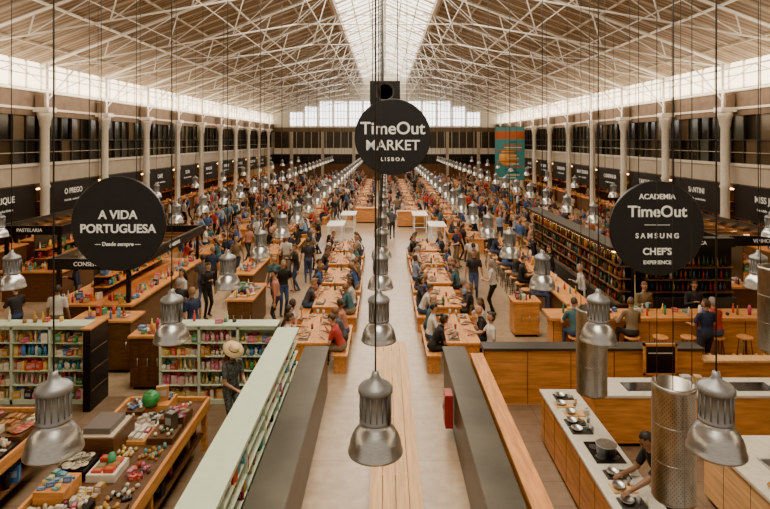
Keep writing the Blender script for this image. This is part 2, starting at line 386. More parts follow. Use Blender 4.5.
# ------------------------------------------------------------ foreground left: shop
b=MB(); b.box(-1.74,-1.25,2,12.2,0,.96,PART); b.box(-1.75,-1.22,2,12.23,.96,1.0,PARTT); b.obj('bronze_partition_counter',bevel=.008)
b=MB()
b.box(-2.22,-1.78,3,11.6,1.56,1.62,MINT); b.box(-2.22,-2.18,3,11.6,0,1.56,MINT)
for z in (0.06,.9,1.12,1.34): b.box(-2.18,-1.8,3,11.6,z,z+.02,MINT)
y=3
while y<11.6: b.box(-2.18,-1.8,y,y+.03,.06,1.56,MINT); y+=1.08
for z in (.92,1.14,1.36): goods(b,-2.0,-1.86,3.1,11.5,z,200,.08,.18,kinds='bcj',sc=.75)
b.obj('mint_display_case')
def shelf(name,x0,x1,y,w=.35,h=1.62,cols=3,n=14):
    b=MB(); b.box(x0,x1,y,y+w,h-.06,h,MINT); b.box(x0,x1,y+w-.03,y+w,0,h,MINT); b.box(x0,x1,y,y+w,0,.1,MINT)
    for i in range(cols+1):
        xx=x0+(x1-x0-.05)*i/cols; b.box(xx,xx+.05,y,y+w,0,h,MINT)
    pals=[[(.65,.42,.06),(.6,.46,.28),(.55,.07,.04)],[(.05,.25,.28),(.6,.54,.42),(.06,.17,.4)],[(.55,.10,.18),(.65,.4,.35),(.6,.48,.34)],[(.04,.22,.07),(.6,.42,.2),(.5,.24,.03)],PAL,[(.65,.58,.45),(.6,.35,.1),(.4,.06,.03)]]
    for z in (.1,.4,.70,1.0,1.28):
        if z>.1: b.box(x0,x1,y,y+w,z-.015,z,MINT)
        for i in range(cols):
            xa=x0+(x1-x0)*i/cols+.08; xb=x0+(x1-x0)*(i+1)/cols-.05
            p=random.choice(pals); xx=xa; k=random.choice('bcjb'); hh=U(.12,.22)
            while xx<xb:
                if R()<.25: p=random.choice(pals); hh=U(.1,.22); k=random.choice('bcjbb')
                goods(b,xx,xx,y+.06,y+.11,z,1,hh*.8,hh*1.1,p,k,U(.7,1.1))
                goods(b,xx+.03,xx+.03,y+.2,y+.25,z,1,hh*.95,hh*1.15,p,k,.9); xx+=U(.07,.12)
    b.box(x0,x1,y-.02,y+w+.02,h,h+.03,MINT); goods(b,x0+.1,x1-.1,y+.08,y+w-.08,h+.03,8,.05,.12)
    return b.obj(name)
shelf('mint_shelf_unit',-4.7,-2.24,11.64)
shelf('mint_shelf_unit',-8.6,-6.15,11.64)
b=MB(); b.box(-6.1,-5.95,11.3,12.05,0,1.66,BLACK); b.box(-6.12,-5.93,11.28,12.07,1.66,1.7,WOODX); 
for z in (.4,.8,1.2): b.box(-5.95,-5.94,11.35,12.0,z,z+.02,WOODD)
b.obj('black_shelf_end_panel',bevel=.008)
def cabinet(name,x0,x1,y0,y1,h,m1=WOODD,m2=WOODX,nd=3,gd=0):
    b=MB(); b.box(x0,x1,y0,y1,.08,h-.05,m1); b.box(x0-.04,x1+.04,y0-.04,y1+.04,h-.05,h,m2); b.box(x0+.05,x1-.05,y0+.05,y1-.05,0,.08,BLACK)
    for i in range(nd):
        w=(x1-x0)/nd; b.box(x0+i*w+.03,x0+(i+1)*w-.03,y0-.015,y0,.14,h-.1,m1); b.tube((x0+(i+.8)*w,y0-.03,h*.45),(x0+(i+.8)*w,y0-.03,h*.6),.01,ALU)
    if gd: goods(b,x0+.1,x1-.1,y0+.1,y1-.1,h,gd,.05,.28,kinds='bcjpb')
    return b.obj(name)
cabinet('wooden_cabinet',-5.6,-4.95,12.3,13.0,1.2,gd=8)
cabinet('wooden_cabinet',-7.4,-6.0,13.2,13.9,1.25,WOODD,gd=12)
def display_table(x0,x1,y0,y1,n,h=.85,pal=PAL):
    b=MB(); b.box(x0,x1,y0,y1,h-.05,h,WOODD)
    b.box(x0-.03,x0+.02,y0,y1,h-.12,h+.06,WOOD); b.box(x1-.02,x1+.03,y0,y1,h-.12,h+.06,WOOD); b.box(x0,x1,y1-.02,y1+.03,h-.12,h+.06,WOOD); b.box(x0,x1,y0-.03,y0+.02,h-.12,h+.06,WOOD)
    for X in (x0+.05,x1-.05):
        for Y in (y0+.08,(y0+y1)/2,y1-.08): b.box(X-.04,X+.04,Y-.04,Y+.04,0,h-.05,WOOD)
    b.box(x0+.05,x1-.05,y0+.1,y1-.1,.3,.33,WOODD)
    goods(b,x0+.12,x1-.12,y0+.15,y1-.15,.33,n//4,.1,.25)
    nx=max(3,int((x1-x0)/.36)); ny=int((y1-y0)/.45)
    for i in range(nx):
        for j in range(ny):
            xa=x0+.06+(x1-x0-.12)*i/nx; xb=xa+(x1-x0-.12)/nx-.03; ya=y0+.06+(y1-y0-.12)*j/ny; yb=ya+(y1-y0-.12)/ny-.04
            lift=random.choice([0,0,.05,.1,.16]); t=R()
            if lift: b.box(xa,xb,ya,yb,h,h+lift,random.choice([WOODD,WOODX,WHITE,BLACK,WOODD]))
            p=[random.choice(pal),random.choice([(.55,.46,.32),(.35,.17,.06),random.choice(pal)]),random.choice([(.6,.53,.4),(.06,.05,.04),random.choice(pal)])]
            kk=random.choice(['b','b','bc','b','p','c','bj','b','bp','s'])
            if kk=='b' and R()<.6:
                cx=random.randint(2,4); cy=random.randint(2,4)
                for u in range(cx):
                    for v in range(cy):
                        c=random.choice(p)
                        xx=xa+.03+(xb-xa-.06)*(u+.5)/cx; yy=ya+.03+(yb-ya-.06)*(v+.5)/cy; wx=(xb-xa-.06)/cx*.4; wy=(yb-ya-.06)/cy*.4; hh=U(.015,.07)
                        b.box(xx-wx,xx+wx,yy-wy,yy+wy,h+lift,h+lift+hh,GOODS,tuple(a*U(.7,1.1) for a in c)); b.box(xx-wx*.6,xx+wx*.6,yy-wy*.6,yy+wy*.6,h+lift+hh,h+lift+hh+.002,GOODS,p[1])
            else: goods(b,xa+.05,xb-.05,ya+.05,yb-.05,h+lift,int(n*1.2/(nx*ny)),.015,.09,p,kk,.55)
            if R()<.2: goods(b,xa+.1,xb-.1,ya+.1,yb-.1,h+lift,1,.15,.28,p,'bc',1.3)
    return b.obj('display_table')
display_table(-4.55,-3.15,5.2,10.0,560)
display_table(-7.6,-5.5,5.2,9.6,700,pal=PAL+[(.5,.13,.08),(.6,.2,.18),(.5,.06,.04),(.6,.12,.16)])
b=MB(); b.ell((0,0,.13),(.14,.14,.13),GOODS,nu=20,nv=10,col=(.02,.26,.05)); b.lathe([(.09,0),(.09,.02)],STEELD,12); 
for i in range(6): b.lathe([(.142*math.sin(.5+i*.42),.13-.132*math.cos(.5+i*.42)),(.142*math.sin(.52+i*.42),.13-.132*math.cos(.54+i*.42))],STEELD,20)
b.obj('green_paper_lantern',(-3.95,9.45,1.01))
b=MB(); b.box(-.3,.3,-.35,.35,0,.3,WOODD); b.box(-.27,.27,-.32,.32,.3,.31,GOODS,(.5,.42,.3)); b.box(-.2,.2,-.25,.25,.31,.4,GOODS,(.12,.1,.09)); b.obj('product_crate',(-4.25,8.5,.85),bevel=.006)
b=MB(); b.box(-.25,.25,-.2,.2,0,.16,GOODS,(.5,.42,.3)); b.box(-.2,.2,-.15,.15,.16,.24,GOODS,(.5,.06,.05)); b.box(-.12,.14,-.12,.12,.24,.3,GOODS,(.1,.25,.4)); b.obj('gift_box_stack',(-6.2,8.6,.85),.3,bevel=.004)
# ------------------------------------------------------------ center bench
b=MB()
for i in range(4):
    x0=-.22+i*.19; b.box(x0,x0+.18,3,14.1,.38,.43,WOODL)
y=3.3
while y<14: b.box(-.18,-.1,y,y+.08,0,.38,WOODL); b.box(.42,.5,y,y+.08,0,.38,WOODL); b.box(-.18,.5,y,y+.08,.3,.38,WOODL); y+=1.75
b.box(-.2,-.17,3,14.1,.05,.38,WOOD); b.box(.49,.52,3,14.1,.05,.38,WOOD)
b.obj('long_wooden_bench')
# ------------------------------------------------------------ foreground right: kitchen
b=MB(); b.box(1.28,1.72,2,12.2,0,.96,PART); b.box(1.25,1.74,2,12.23,.96,1.0,PARTT); b.obj('bronze_partition_counter',bevel=.008)
b=MB(); b.box(1.78,2.0,2,11.55,0,1.05,WOOD); b.box(1.76,2.02,2,11.57,1.05,1.1,WOOD); b.box(2.0,2.06,2,11.5,.5,.56,WOODL)
y=2.2
while y<11.5: b.box(2.0,2.03,y,y+.02,0,1.05,WOODD); y+=1.2
b.obj('wooden_partition',bevel=.006)
b=MB(); b.box(2.06,6.6,11.65,11.85,0,1.12,WOODX); b.box(2.04,6.62,11.6,12.0,1.12,1.18,DARK)
for i in range(5): b.box(2.06+i*.9,2.075+i*.9,11.64,11.655,0,1.12,WOODD)
b.box(6.6,9.4,11.65,11.75,0,.9,WOODX); b.box(6.58,9.42,11.55,11.85,.9,.95,WOODL)
b.obj('wooden_kitchen_screen',bevel=.006)
def counter(name,x0,x1,y0,y1,h=.95,side=WOOD,top=STONE):
    b=MB(); b.box(x0,x1,y0,y1,.08,h-.05,side); b.box(x0-.03,x1+.03,y0-.03,y1+.03,h-.05,h,top); b.box(x0+.06,x1-.06,y0+.06,y1-.06,0,.08,BLACK)
    y=y0+.6
    while y<y1-.1: b.box(x0-.004,x0+.01,y,y+.012,.1,h-.06,WOODD); b.box(x1-.01,x1+.004,y,y+.012,.1,h-.06,WOODD); y+=.6
    return b.obj(name,bevel=.005)
counter('kitchen_counter',2.85,3.45,4.0,10.2)
counter('kitchen_counter',3.75,7.6,10.0,10.7,side=WOODX)
counter('kitchen_island',4.9,6.6,4.5,8.6,side=WOODL)
b=MB()
for y in (8.15,5.9,4.9):
    b.box(2.98,3.4,y-.28,y+.28,0,.012,HOB); 
    for a,c in ((-.1,-.13),(.1,.13),(-.1,.13),(.1,-.13)): b.lathe([(.07,.012),(.07,.016),(.06,.016)],STEELD,16,c=(3.19+a,y+c,0))
for y in (9.9,9.6,9.3,9.0,8.75,7.6,7.3,7.0,6.7): 
    xx=U(2.98,3.1)
    b.box(xx-.1,xx+.22,y-.1,y+.1,0,.02,random.choice([WOODL,STEELD,DARK])); b.lathe([(.04,0),(.08,.04),(.09,.045),(.07,.02)],ALU,14,c=(xx,y,.02)); goods(b,xx+.12,xx+.3,y-.06,y+.06,.02,2,.04,.1,[(.5,.3,.1),(.3,.3,.3),(.6,.55,.45)],'cb',.6)
b.lathe([(.13,0),(.14,.13),(.15,.135),(.14,.135)],ALU,20,c=(3.2,8.1,.02)); b.obj('induction_hob_set',(0,0,.95))
b=MB(); b.box(4.4,5.0,10.15,10.5,0,.012,HOB); b.box(6.4,7.1,10.15,10.5,0,.012,HOB)
goods(b,5.2,6.2,10.15,10.5,0,12,.05,.2,[(.7,.68,.6),(.4,.4,.4),(.5,.3,.1)],'bcp'); b.obj('hob_and_utensils',(0,0,.95))
b=MB(); b.box(5.3,5.9,7.5,8.0,0,.01,ALU); b.box(5.34,5.86,7.54,7.96,.01,.014,STEELD)
b.tube((5.6,8.08,0),(5.6,8.08,.42),.018,ALU,n=10)
pts=[V((5.6,8.08-.14+.14*math.cos(a),.42+.14*math.sin(a))) for a in [i*math.pi/8 for i in range(9)]]
for p,q in zip(pts,pts[1:]): b.tube(p,q,.016,ALU,n=10)
b.tube(pts[-1],pts[-1]-V((0,0,.1)),.016,ALU,n=10); b.tube((5.7,8.08,.0),(5.7,8.08,.1),.012,ALU); b.tube((5.7,8.08,.1),(5.8,8.02,.13),.01,ALU)
b.obj('sink_with_tap',(0,0,.95))
b=MB(); goods(b,5.0,6.5,4.8,7.4,0,60,.03,.12,[(.72,.70,.64),(.5,.5,.5),(.6,.45,.25),(.1,.1,.1),(.45,.2,.05)],'pcbp',1.0); b.obj('kitchen_crockery',(0,0,.95))
b=MB()
b.lathe([(.21,0),(.225,0),(.225,.03),(.2225,.035),(.2225,1.20),(.225,1.205),(.225,1.25),(.20,1.25),(.20,.05)],ALUT,40)
for z in (.42,.82): b.lathe([(.2225,z),(.2240,z+.003),(.2240,z+.012),(.2225,z+.015)],ALUT,40)
b.box(-.006,.006,-.2245,-.222,.03,1.2,ALUD)
for i in range(46):
    for j in range(36):
        a=2*math.pi*(j+.5*(i%2))/36; zz=.07+i*.0245
        c,s_=math.cos(a),math.sin(a); r=.2234; w_=.0045
        b.add([(r*c+w_*s_,r*s_-w_*c,zz-.004),(r*c-w_*s_,r*s_+w_*c,zz-.004),(r*c-w_*s_,r*s_+w_*c,zz+.004),(r*c+w_*s_,r*s_-w_*c,zz+.004)],[(0,1,2,3)],STEELD)
for a in (0,2.1,4.2): b.tube((.2*math.cos(a),.2*math.sin(a),1.2),(.2*math.cos(a),.2*math.sin(a),8.6),.005,CABLE,n=4)
b.lathe([(.19,.5),(.19,.52)],STEELD,24)
tme=b.mesh('steel_extractor_tube')
place('steel_extractor_tube',tme,(3.17,6.15,1.58)); place('steel_extractor_tube',tme,(3.1,8.4,1.72)); place('steel_extractor_tube',tme,(5.85,8.4,2.35))
b=MB(); b.box(-.3,.3,-.02,.02,.0,.55,BLACK)
for a in ((-.34,-.3,-.04,.6),(.3,.34,-.04,.6)): b.box(a[0],a[1],-.03,.03,a[2],a[3],WOODX)
b.box(-.34,.34,-.03,.03,.55,.6,WOODX); b.box(-.34,.34,-.03,.03,-.04,0,WOODX); b.box(-.25,.25,-.024,-.02,.4,.42,WHITE)
b.obj('blackboard',(5.65,11.5,.72))
b=MB(); b.box(-.14,0,-.16,.16,0,.6,RED); b.box(-.15,-.14,-.13,.13,.04,.56,RED); b.tube((-.16,.08,.25),(-.16,.08,.35),.01,ALU); b.box(-.152,-.15,-.08,.08,.42,.5,WHITE)
b.obj('fire_hose_cabinet',(1.245,10.4,.22),bevel=.006)
# ------------------------------------------------------------ right bar
b=MB(); b.box(4.2,9.6,14.0,14.5,0,1.02,WOODX); b.box(4.1,9.7,13.85,14.65,1.02,1.09,WOODX); b.box(4.25,9.55,13.95,14.0,.1,.14,ALU)
for i in range(9): b.box(4.2+i*.6,4.215+i*.6,13.99,14.0,0,1.02,WOODD)
goods(b,4.3,9.5,14.0,14.5,1.09,40,.05,.25,kinds='cjpb')
b.obj('wooden_bar_counter')
b=MB(); b.box(5.0,5.5,15.2,25,0,1.02,WOODD); b.box(4.9,5.6,15.1,25.1,1.02,1.08,WOOD); goods(b,5.0,5.5,15.3,25,1.08,60,.05,.3,kinds='cjj'); b.obj('long_bar_counter')
BC=[(.02,.07,.025),(.16,.06,.012),(.35,.2,.05),(.03,.02,.015),(.35,.33,.28),(.22,.025,.02),(.05,.1,.14),(.02,.05,.02),(.14,.05,.01)]
b=MB(); b.box(6.85,6.95,15.6,25,0,2.4,BLACK); b.box(6.3,6.9,15.6,25,2.4,2.5,BLACK); b.box(6.4,6.85,15.6,25,0,.9,STEELD)
for z in (.9,1.25,1.6,1.95):
    b.box(6.5,6.85,15.6,25,z,z+.03,WOODD); y=15.7
    while y<24.9: bottle(b,6.6+U(-.03,.03),y,z+.03,U(.75,1.05),random.choice(BC)); bottle(b,6.72,y+.05,z+.03,.95,random.choice(BC)); y+=U(.1,.16)
b.box(6.42,6.46,15.7,25,2.34,2.38,WARM); b.obj('back_bar_shelf')
b=MB(); b.box(7.2,9.9,16.0,16.1,0,2.5,BLACK)
for z in (1.2,1.55,1.9):
    b.box(7.3,9.8,15.7,16.0,z,z+.03,WOODD); x=7.4
    while x<9.7: bottle(b,x,15.82,z+.03,U(.75,1.05),random.choice(BC)); x+=U(.1,.16)
b.box(7.3,9.8,15.66,16,2.5,2.75,BLACK); b.box(7.3,9.8,15.6,15.95,0,1.1,STEELD); o=b.obj('back_bar_shelf'); text("BAR DA PRACA",(8.5,15.65,2.62),.14,o)
def kiosk(x0,x1,y0,y1,h,nm,front=-1):
    b=MB(); b.box(x0,x1,y0,y1,0,1.0,WOODD); b.box(x0-.1,x1+.1,y0-.1,y1+.1,1.0,1.06,WOODX)
    for X in (x0+.1,x1-.1):
        for Y in (y0+.1,y1-.1): b.box(X-.05,X+.05,Y-.05,Y+.05,1.06,h,BLACK)
    for Y0_,Y1_ in ((y0-.1,y0),(y1,y1+.1)): b.box(x0-.1,x1+.1,Y0_,Y1_,h,h+.3,BLACK)
    for X0_,X1_ in ((x0-.1,x0),(x1,x1+.1)): b.box(X0_,X1_,y0,y1,h,h+.3,BLACK)
    y=y0+.5
    while y<y1: b.box(x0,x1,y,y+.08,h,h+.1,WOODD); y+=.7
    for z in (1.35,1.65): b.box((x0+x1)/2-.2,(x0+x1)/2+.2,y0+.5,y1-.5,z,z+.03,WOODX); goods(b,(x0+x1)/2-.17,(x0+x1)/2+.17,y0+.55,y1-.55,z+.03,40,.08,.2,kinds='bcj')
    b.box((x0+x1)/2-.22,(x0+x1)/2-.2,y0+.5,y1-.5,1.06,h-.05,DARK)
    b.box(x0+.3,x0+.35,y0+.3,y1-.3,h-.04,h,WARM); b.box(x1-.35,x1-.3,y0+.3,y1-.3,h-.04,h,WARM)
    goods(b,x0+.1,x1-.1,y0+.05,y0+.4,1.06,24); goods(b,x1-.35,x1-.05,y0,y1,1.06,60); goods(b,x0+.05,x0+.35,y0,y1,1.06,40)
    o=b.obj('market_kiosk'); text(nm,((x0+x1)/2,y0-.11,h+.15),.16,o); text(nm,(x1+.11,(y0+y1)/2,h+.15),.16,o,(math.pi/2,0,math.pi/2)); text(nm,(x0-.11,(y0+y1)/2,h+.15),.16,o,(math.pi/2,0,-math.pi/2))
kiosk(-9.0,-6.9,15.2,21,2.0,"CONSERVAS")
kiosk(-13,-11,19,25,2.3,"PASTELARIA")
kiosk(10.2,12.6,17,24,2.3,"VINHOS")
cabinet('serving_counter',-4.4,-3.7,15.6,17.4,1.05,WOODD,WOODX,gd=30)
cabinet('serving_counter',-5.1,-4.4,18.6,21.4,1.05,WOODD,WOODX,gd=30)
cabinet('serving_counter',3.6,4.3,15.6,16.2,1.0,WOODX,WOODX,gd=8)
cabinet('wooden_planter_box',.8,2.7,35.3,36.0,1.0,WOODX,WOODX)
cabinet('wooden_planter_box',-1.9,-.3,37.0,37.6,1.0,WOODX,WOODX)
# ------------------------------------------------------------ tables / benches
LT=2.2
def table_mb(b,L=LT,hw=.4,h=.75,mt=WOOD):
    b.box(-hw,hw,-L/2,L/2,h-.05,h,mt)
    for Y in (-L/2+.05,L/2-.11): b.box(-hw+.03,hw-.03,Y,Y+.06,.0,h-.05,mt)
    b.box(-.03,.03,-L/2+.1,L/2-.1,.25,.38,mt)
def bench_mb(b,cx=0,L=LT,mt=WOOD):
    b.box(cx-.17,cx+.17,-L/2,L/2,.41,.45,mt)
    for Y in (-L/2+.08,L/2-.14): b.box(cx-.15,cx+.15,Y,Y+.06,0,.41,mt)
    b.box(cx-.02,cx+.02,-L/2+.1,L/2-.1,.28,.36,mt)
b=MB(); table_mb(b); TABLE=b.mesh('dining_table')
b=MB(); bench_mb(b); BENCH=b.mesh('dining_bench')
b=MB(); table_mb(b); bench_mb(b,-.7); bench_mb(b,.7); PIC=b.mesh('picnic_table')
WARES=[]
for k in range(3):
    b=MB()
    for sx in (-1,1):
        for Y in (-.8,-.25,.3,.85):
            if R()<.55:
                y=Y+U(-.08,.08); x=sx*.2
                if R()<.5: b.box(x-.13,x+.13,y-.17,y+.17,0,.015,GOODS,random.choice([(.12,.06,.03),(.03,.03,.03),(.3,.18,.08)]))
                b.lathe([(.05,.015),(.10,.03),(.105,.035),(.0,.025)],GOODS,14,(.6,.56,.48),(x,y,0)); b.ell((x,y,.04),(.06,.05,.03),GOODS,nu=8,nv=5,col=random.choice([(.5,.25,.05),(.3,.1,.04),(.15,.2,.05)]))
                b.lathe([(.025,0),(.035,.12),(.03,.12),(.022,.02)],GOODS,9,random.choice([(.5,.3,.06),(.5,.47,.4),(.3,.03,.05)]),(x-sx*.12,y+.2,0))
                if R()<.3: bottle(b,x-sx*.1,y-.2,0,1,(.03,.12,.04))
    WARES.append(b.mesh('tableware'))
b=MB()
b.lathe([(.17,.72),(.18,.73),(.18,.76),(.17,.77)],WOOD,20)
for a in range(4):
    t=a*math.pi/2+.78; b.tube((.12*math.cos(t),.12*math.sin(t),.72),(.2*math.cos(t),.2*math.sin(t),0),.013,STEELD)
for a in range(12):
    t=a*math.pi/6;t2=t+math.pi/6; b.tube((.175*math.cos(t),.175*math.sin(t),.25),(.175*math.cos(t2),.175*math.sin(t2),.25),.009,STEELD,n=4)
STOOL=b.mesh('bar_stool')
b=MB(); b.box(-.45,.45,-.9,.9,1.0,1.05,STEELW); 
for Y in (-.8,.8):
    for X in (-.35,.35): b.box(X-.025,X+.025,Y-.025,Y+.025,0,1.0,STEELW)
    b.box(-.35,.35,Y-.02,Y+.02,.3,.34,STEELW)
WTAB=b.mesh('white_high_table')
b=MB(); b.box(-.2,.2,-.2,.2,.43,.46,WOODL)
for X in (-.18,.18):
    b.box(X-.02,X+.02,-.2,-.16,0,.85,WOODL); b.box(X-.02,X+.02,.16,.2,0,.43,WOODL)
for z in (.55,.65,.75): b.box(-.18,.18,-.2,-.18,z,z+.06,WOODL)
CHAIR=b.mesh('wooden_chair')
# ------------------------------------------------------------ people
def ik(a,t,l1,l2,pole):
    d=t-a; L=min(d.length,(l1+l2)*.995); d.normalize(); t=a+d*L
    x=(l1*l1-l2*l2+L*L)/(2*L); h=math.sqrt(max(0,l1*l1-x*x))
    p=(pole-d*pole.dot(d)).normalized()
    return a+d*x+p*h,t
def person(name,seated=False,lean=.08,side=0,hands=None,hp=0,hy=0,hair='short',female=False,shorts=False,longs=False,walk=0,vox=.021,hat=False,shirt=None,pants=None,k=1.0):
    shirt=shirt or SHIRT; pants=pants or PANTS
    pel=V((0,0,.56 if seated else .93)); sp=V((math.sin(side),math.sin(lean),math.cos(lean))).normalized()
    X=V((1,0,0)); X=(X-sp*X.dot(sp)).normalized(); F=sp.cross(X)
    b=MB(); dm=BLACK
    sw=.165 if female else .19
    rings=[(-.09,.10,.09),(-.06,.15,.115),(.03,.172 if female else .165,.12),(.16,.125 if female else .145,.10),(.30,.145 if female else .165,.12 if female else .115),(.41,sw-.015,.105),(.47,.13,.08),(.51,.065,.06),(.56,.052,.055)]
    vs=[];fs=[];n=16
    for t,rx,ry in rings:
        c=pel+sp*t
        for i in range(n):
            a=2*math.pi*i/n; vs.append(c+X*math.cos(a)*rx+F*math.sin(a)*ry)
    for j in range(len(rings)-1):
        for i in range(n): fs.append((j*n+i,j*n+(i+1)%n,(j+1)*n+(i+1)%n,(j+1)*n+i))
    fs.append(tuple(range(n-1,-1,-1))); fs.append(tuple(range((len(rings)-1)*n,len(rings)*n)))
    b.add(vs,fs,dm)
    segs=[(pel-sp*.02,pel+sp*.01,.14,'pants'),(pel+sp*.10,pel+sp*.42,.14,'shirt')]
    def cap(p,r1,q,r2,lab):
        b.tube(p,q,r1,dm,r2,n=12); b.ell(p,(r1,)*3,dm); b.ell(q,(r2,)*3,dm); segs.append((p,q,(r1+r2)/2,lab))
    nb=pel+sp*.5; nd=(sp+V((0,0,1))*.8).normalized(); hc=nb+nd*.19
    cap(nb-sp*.02,.055,hc-nd*.06,.05,'skin')
    wr=[]
    for i,sg in enumerate((-1,1)):
        sh=nb-sp*.055+X*sg*sw; cap(nb-sp*.06+X*sg*.06,.06,sh,.058,'shirt')
        tgt=V(hands[i]) if hands else V((sg*.30,.10,.80 if not seated else .62))
        el,w=ik(sh,tgt,.29,.25,V((sg*.5,-.8,-.5)))
        if female: r=(.045,.036,.034,.024)
        else: r=(.052,.043,.042,.028)
        mid=sh+(el-sh)*.62
        if longs: cap(sh,r[0],el,r[1],'shirt'); cap(el,r[2],w,r[3]+.004,'shirt')
        else:
            cap(sh,r[0]+.006,mid,r[1]+.012,'shirt'); cap(mid,r[1]+.003,el,r[1]-.002,'skin'); cap(el,r[2],w,r[3],'skin')
        wr.append((w,(w-el).normalized(),sg))
        hd=(w-el).normalized(); cap(w,.026,w+hd*.07,.030,'skin')
        hip=pel+X*sg*.085-V((0,0,.02))
        if seated: an=V((sg*.13,.42+.05*sg*walk,.085)); kn,an=ik(hip,an,.43,.415,V((0,.7,.7)))
        else:
            an=V((sg*.10,sg*walk*.26,.085+(.03 if sg*walk<0 else 0))); kn,an=ik(hip,an,.435,.42,V((0,1,0)))
        cap(hip,.088,kn,.058,'pants')
        if shorts: km=kn+(an-kn)*.1; cap(kn,.055,an,.036,'skin')
        else: cap(kn,.056,an,.042,'pants')
        cap(an-V((0,.03,.03)),.042,an+V((0,.14,-.048)),.034,'shoe')
    o=b.obj('tmp'); mo=o.modifiers.new('r','REMESH'); mo.mode='VOXEL'; mo.voxel_size=vox
    sm=o.modifiers.new('s','SMOOTH'); sm.factor=.5; sm.iterations=3
    dg=bpy.context.evaluated_depsgraph_get(); me=bpy.data.meshes.new_from_object(o.evaluated_get(dg))
    old=o.data; bpy.data.objects.remove(o); bpy.data.meshes.remove(old)
    nv=len(me.vertices); co=np.empty(nv*3); me.vertices.foreach_get('co',co); co=co.reshape(-1,3)
    faces=[tuple(p.vertices) for p in me.polygons]; bpy.data.meshes.remove(me)
    fc=np.array([co[list(f)].mean(0) for f in faces])
    D=[]
    for a,q,r,l in segs:
        a=np.array(a);q=np.array(q);d=q-a;t=np.clip(((fc-a)@d)/(d@d+1e-9),0,1)
        D.append(np.linalg.norm(fc-(a+t[:,None]*d),axis=1)-r)
    lab=np.argmin(np.array(D),axis=0)
    mm={'skin':SKIN,'shirt':shirt,'pants':pants,'shoe':SHOE}
    b=MB(); b.v=[tuple(c) for c in co]
    ids={k_:b.mi(v_) for k_,v_ in mm.items()}
    for f,l in zip(faces,lab):
        b.f.append(f); b.m.append(ids[segs[l][3]]); b.c.append((1,1,1)); b.s.append(True)
    for w,hd,sg in wr:
        up=V((0,0,1)); sdx=hd.cross(up)
        if sdx.length<.2: sdx=V((0,1,0))
        sdx.normalize(); pn=sdx.cross(hd).normalized()
        if pn.z<0: pn=-pn
        b.ell((0,0,0),(.040,.052,.017),SKIN,M=Matrix.Translation(w+hd*.055)@Matrix((sdx,hd,pn)).transposed().to_4x4(),nu=10,nv=6)
        for i,(ln,off) in enumerate(((.072,-.028),(.082,-.010),(.076,.009),(.060,.026))):
            r0=w+hd*.09+sdx*off; k1=r0+hd*ln*.5-pn*.008; k2=k1+hd*ln*.35-pn*ln*.3
            b.tube(r0,k1,.0095,SKIN,.0085,n=6); b.tube(k1,k2,.0088,SKIN,.0065,n=6); b.ell(k2,(.0066,)*3,SKIN,nu=6,nv=4)
        tb=w+hd*.035-sdx*sg*.03; t1=tb-sdx*sg*.022+hd*.028; t2=t1+hd*.03-sdx*sg*.004
        b.tube(tb,t1,.012,SKIN,.010,n=6); b.tube(t1,t2,.010,SKIN,.0075,n=6); b.ell(t2,(.0076,)*3,SKIN,nu=6,nv=4)
    HM=Matrix.Translation(hc)@Euler((-lean*.35-hp,0,hy),'XYZ').to_matrix().to_4x4()
    def df(x,y,z):
        if z<0: s=1+.30*z/.118; x*=s; y=y*(1+.12*z/.118)
        return (x,y,z)
    b.ell((0,0,0),(.077,.096,.118),SKIN,M=HM,nu=20,nv=14,deform=df)
    b.ell((0,.098,-.018),(.012,.020,.022),SKIN,M=HM,nu=8,nv=6)
    for sg in (-1,1):
        b.ell((sg*.077,-.005,-.008),(.010,.018,.030),SKIN,M=HM,nu=8,nv=6)
        b.ell((sg*.030,.086,.010),(.013,.008,.007),EYE,M=HM,nu=8,nv=5)
        b.ell((sg*.030,.088,.028),(.018,.007,.004),HAIR,M=HM,nu=8,nv=4)
    b.ell((0,.082,-.058),(.024,.010,.007),LIP,M=HM,nu=8,nv=5)
    hs=HAIR
    if hair=='short': b.ell((0,-.006,.008),(.085,.102,.122),hs,M=HM,nu=20,nv=14,keep=lambda x,y,z:z>.45+.15*y or (y<-.05 and z>-.45) )
    elif hair in('long','bun'):
        b.ell((0,-.008,.006),(.090,.106,.126),hs,M=HM,nu=20,nv=14,keep=lambda x,y,z:z>.5+.1*y or (y<.15 and z>-.8))
        if hair=='long': b.ell((0,-.065,-.13),(.088,.045,.17),hs,M=HM,nu=12,nv=8)
        else: b.ell((0,-.10,.07),(.045,.045,.045),hs,M=HM,nu=10,nv=8)
    if hat:
        M=HM@Matrix.Rotation(-.12,4,'X')
        b.lathe([(.10,.05),(.19,.035),(.20,.045),(.10,.065),(.095,.13),(.08,.155),(.0,.15)],STRAW,24,M=M)
        b.lathe([(.101,.062),(.101,.085)],BLACK,24,M=M)
    return b.mesh(name)
T=.79
SEAT=[
 person('seated_person',True,.18,hands=[(-.16,.42,T),(.17,.44,T)],hp=.35),
 person('seated_person',True,.42,hands=[(-.12,.45,T),(.10,.40,T+.12)],hp=.5,shorts=True),
 person('seated_person',True,.12,hands=[(-.2,.38,T),(.08,.3,T+.28)],hp=.1,hy=.6,hair='long',female=True),
 person('seated_person',True,.25,side=.1,hands=[(-.2,.4,T),(.22,.42,T)],hp=.2,hy=-.7,longs=True),
 person('seated_person',True,.3,hands=[(-.1,.42,T),(.14,.44,T)],hp=.45,hair='long',female=True,shorts=True),
 person('seated_person',True,.05,side=-.06,hands=[(-.2,.25,.62),(.2,.4,T)],hp=0,hy=.3,hair='bun',female=True),
 person('seated_person',True,.22,hands=[(-.1,.35,T),(.1,.35,T)],hp=.3),
 person('seated_person',True,.35,side=.12,hands=[(-.18,.45,T),(.1,.32,T+.2)],hp=.2,hy=.4,hair='none')]
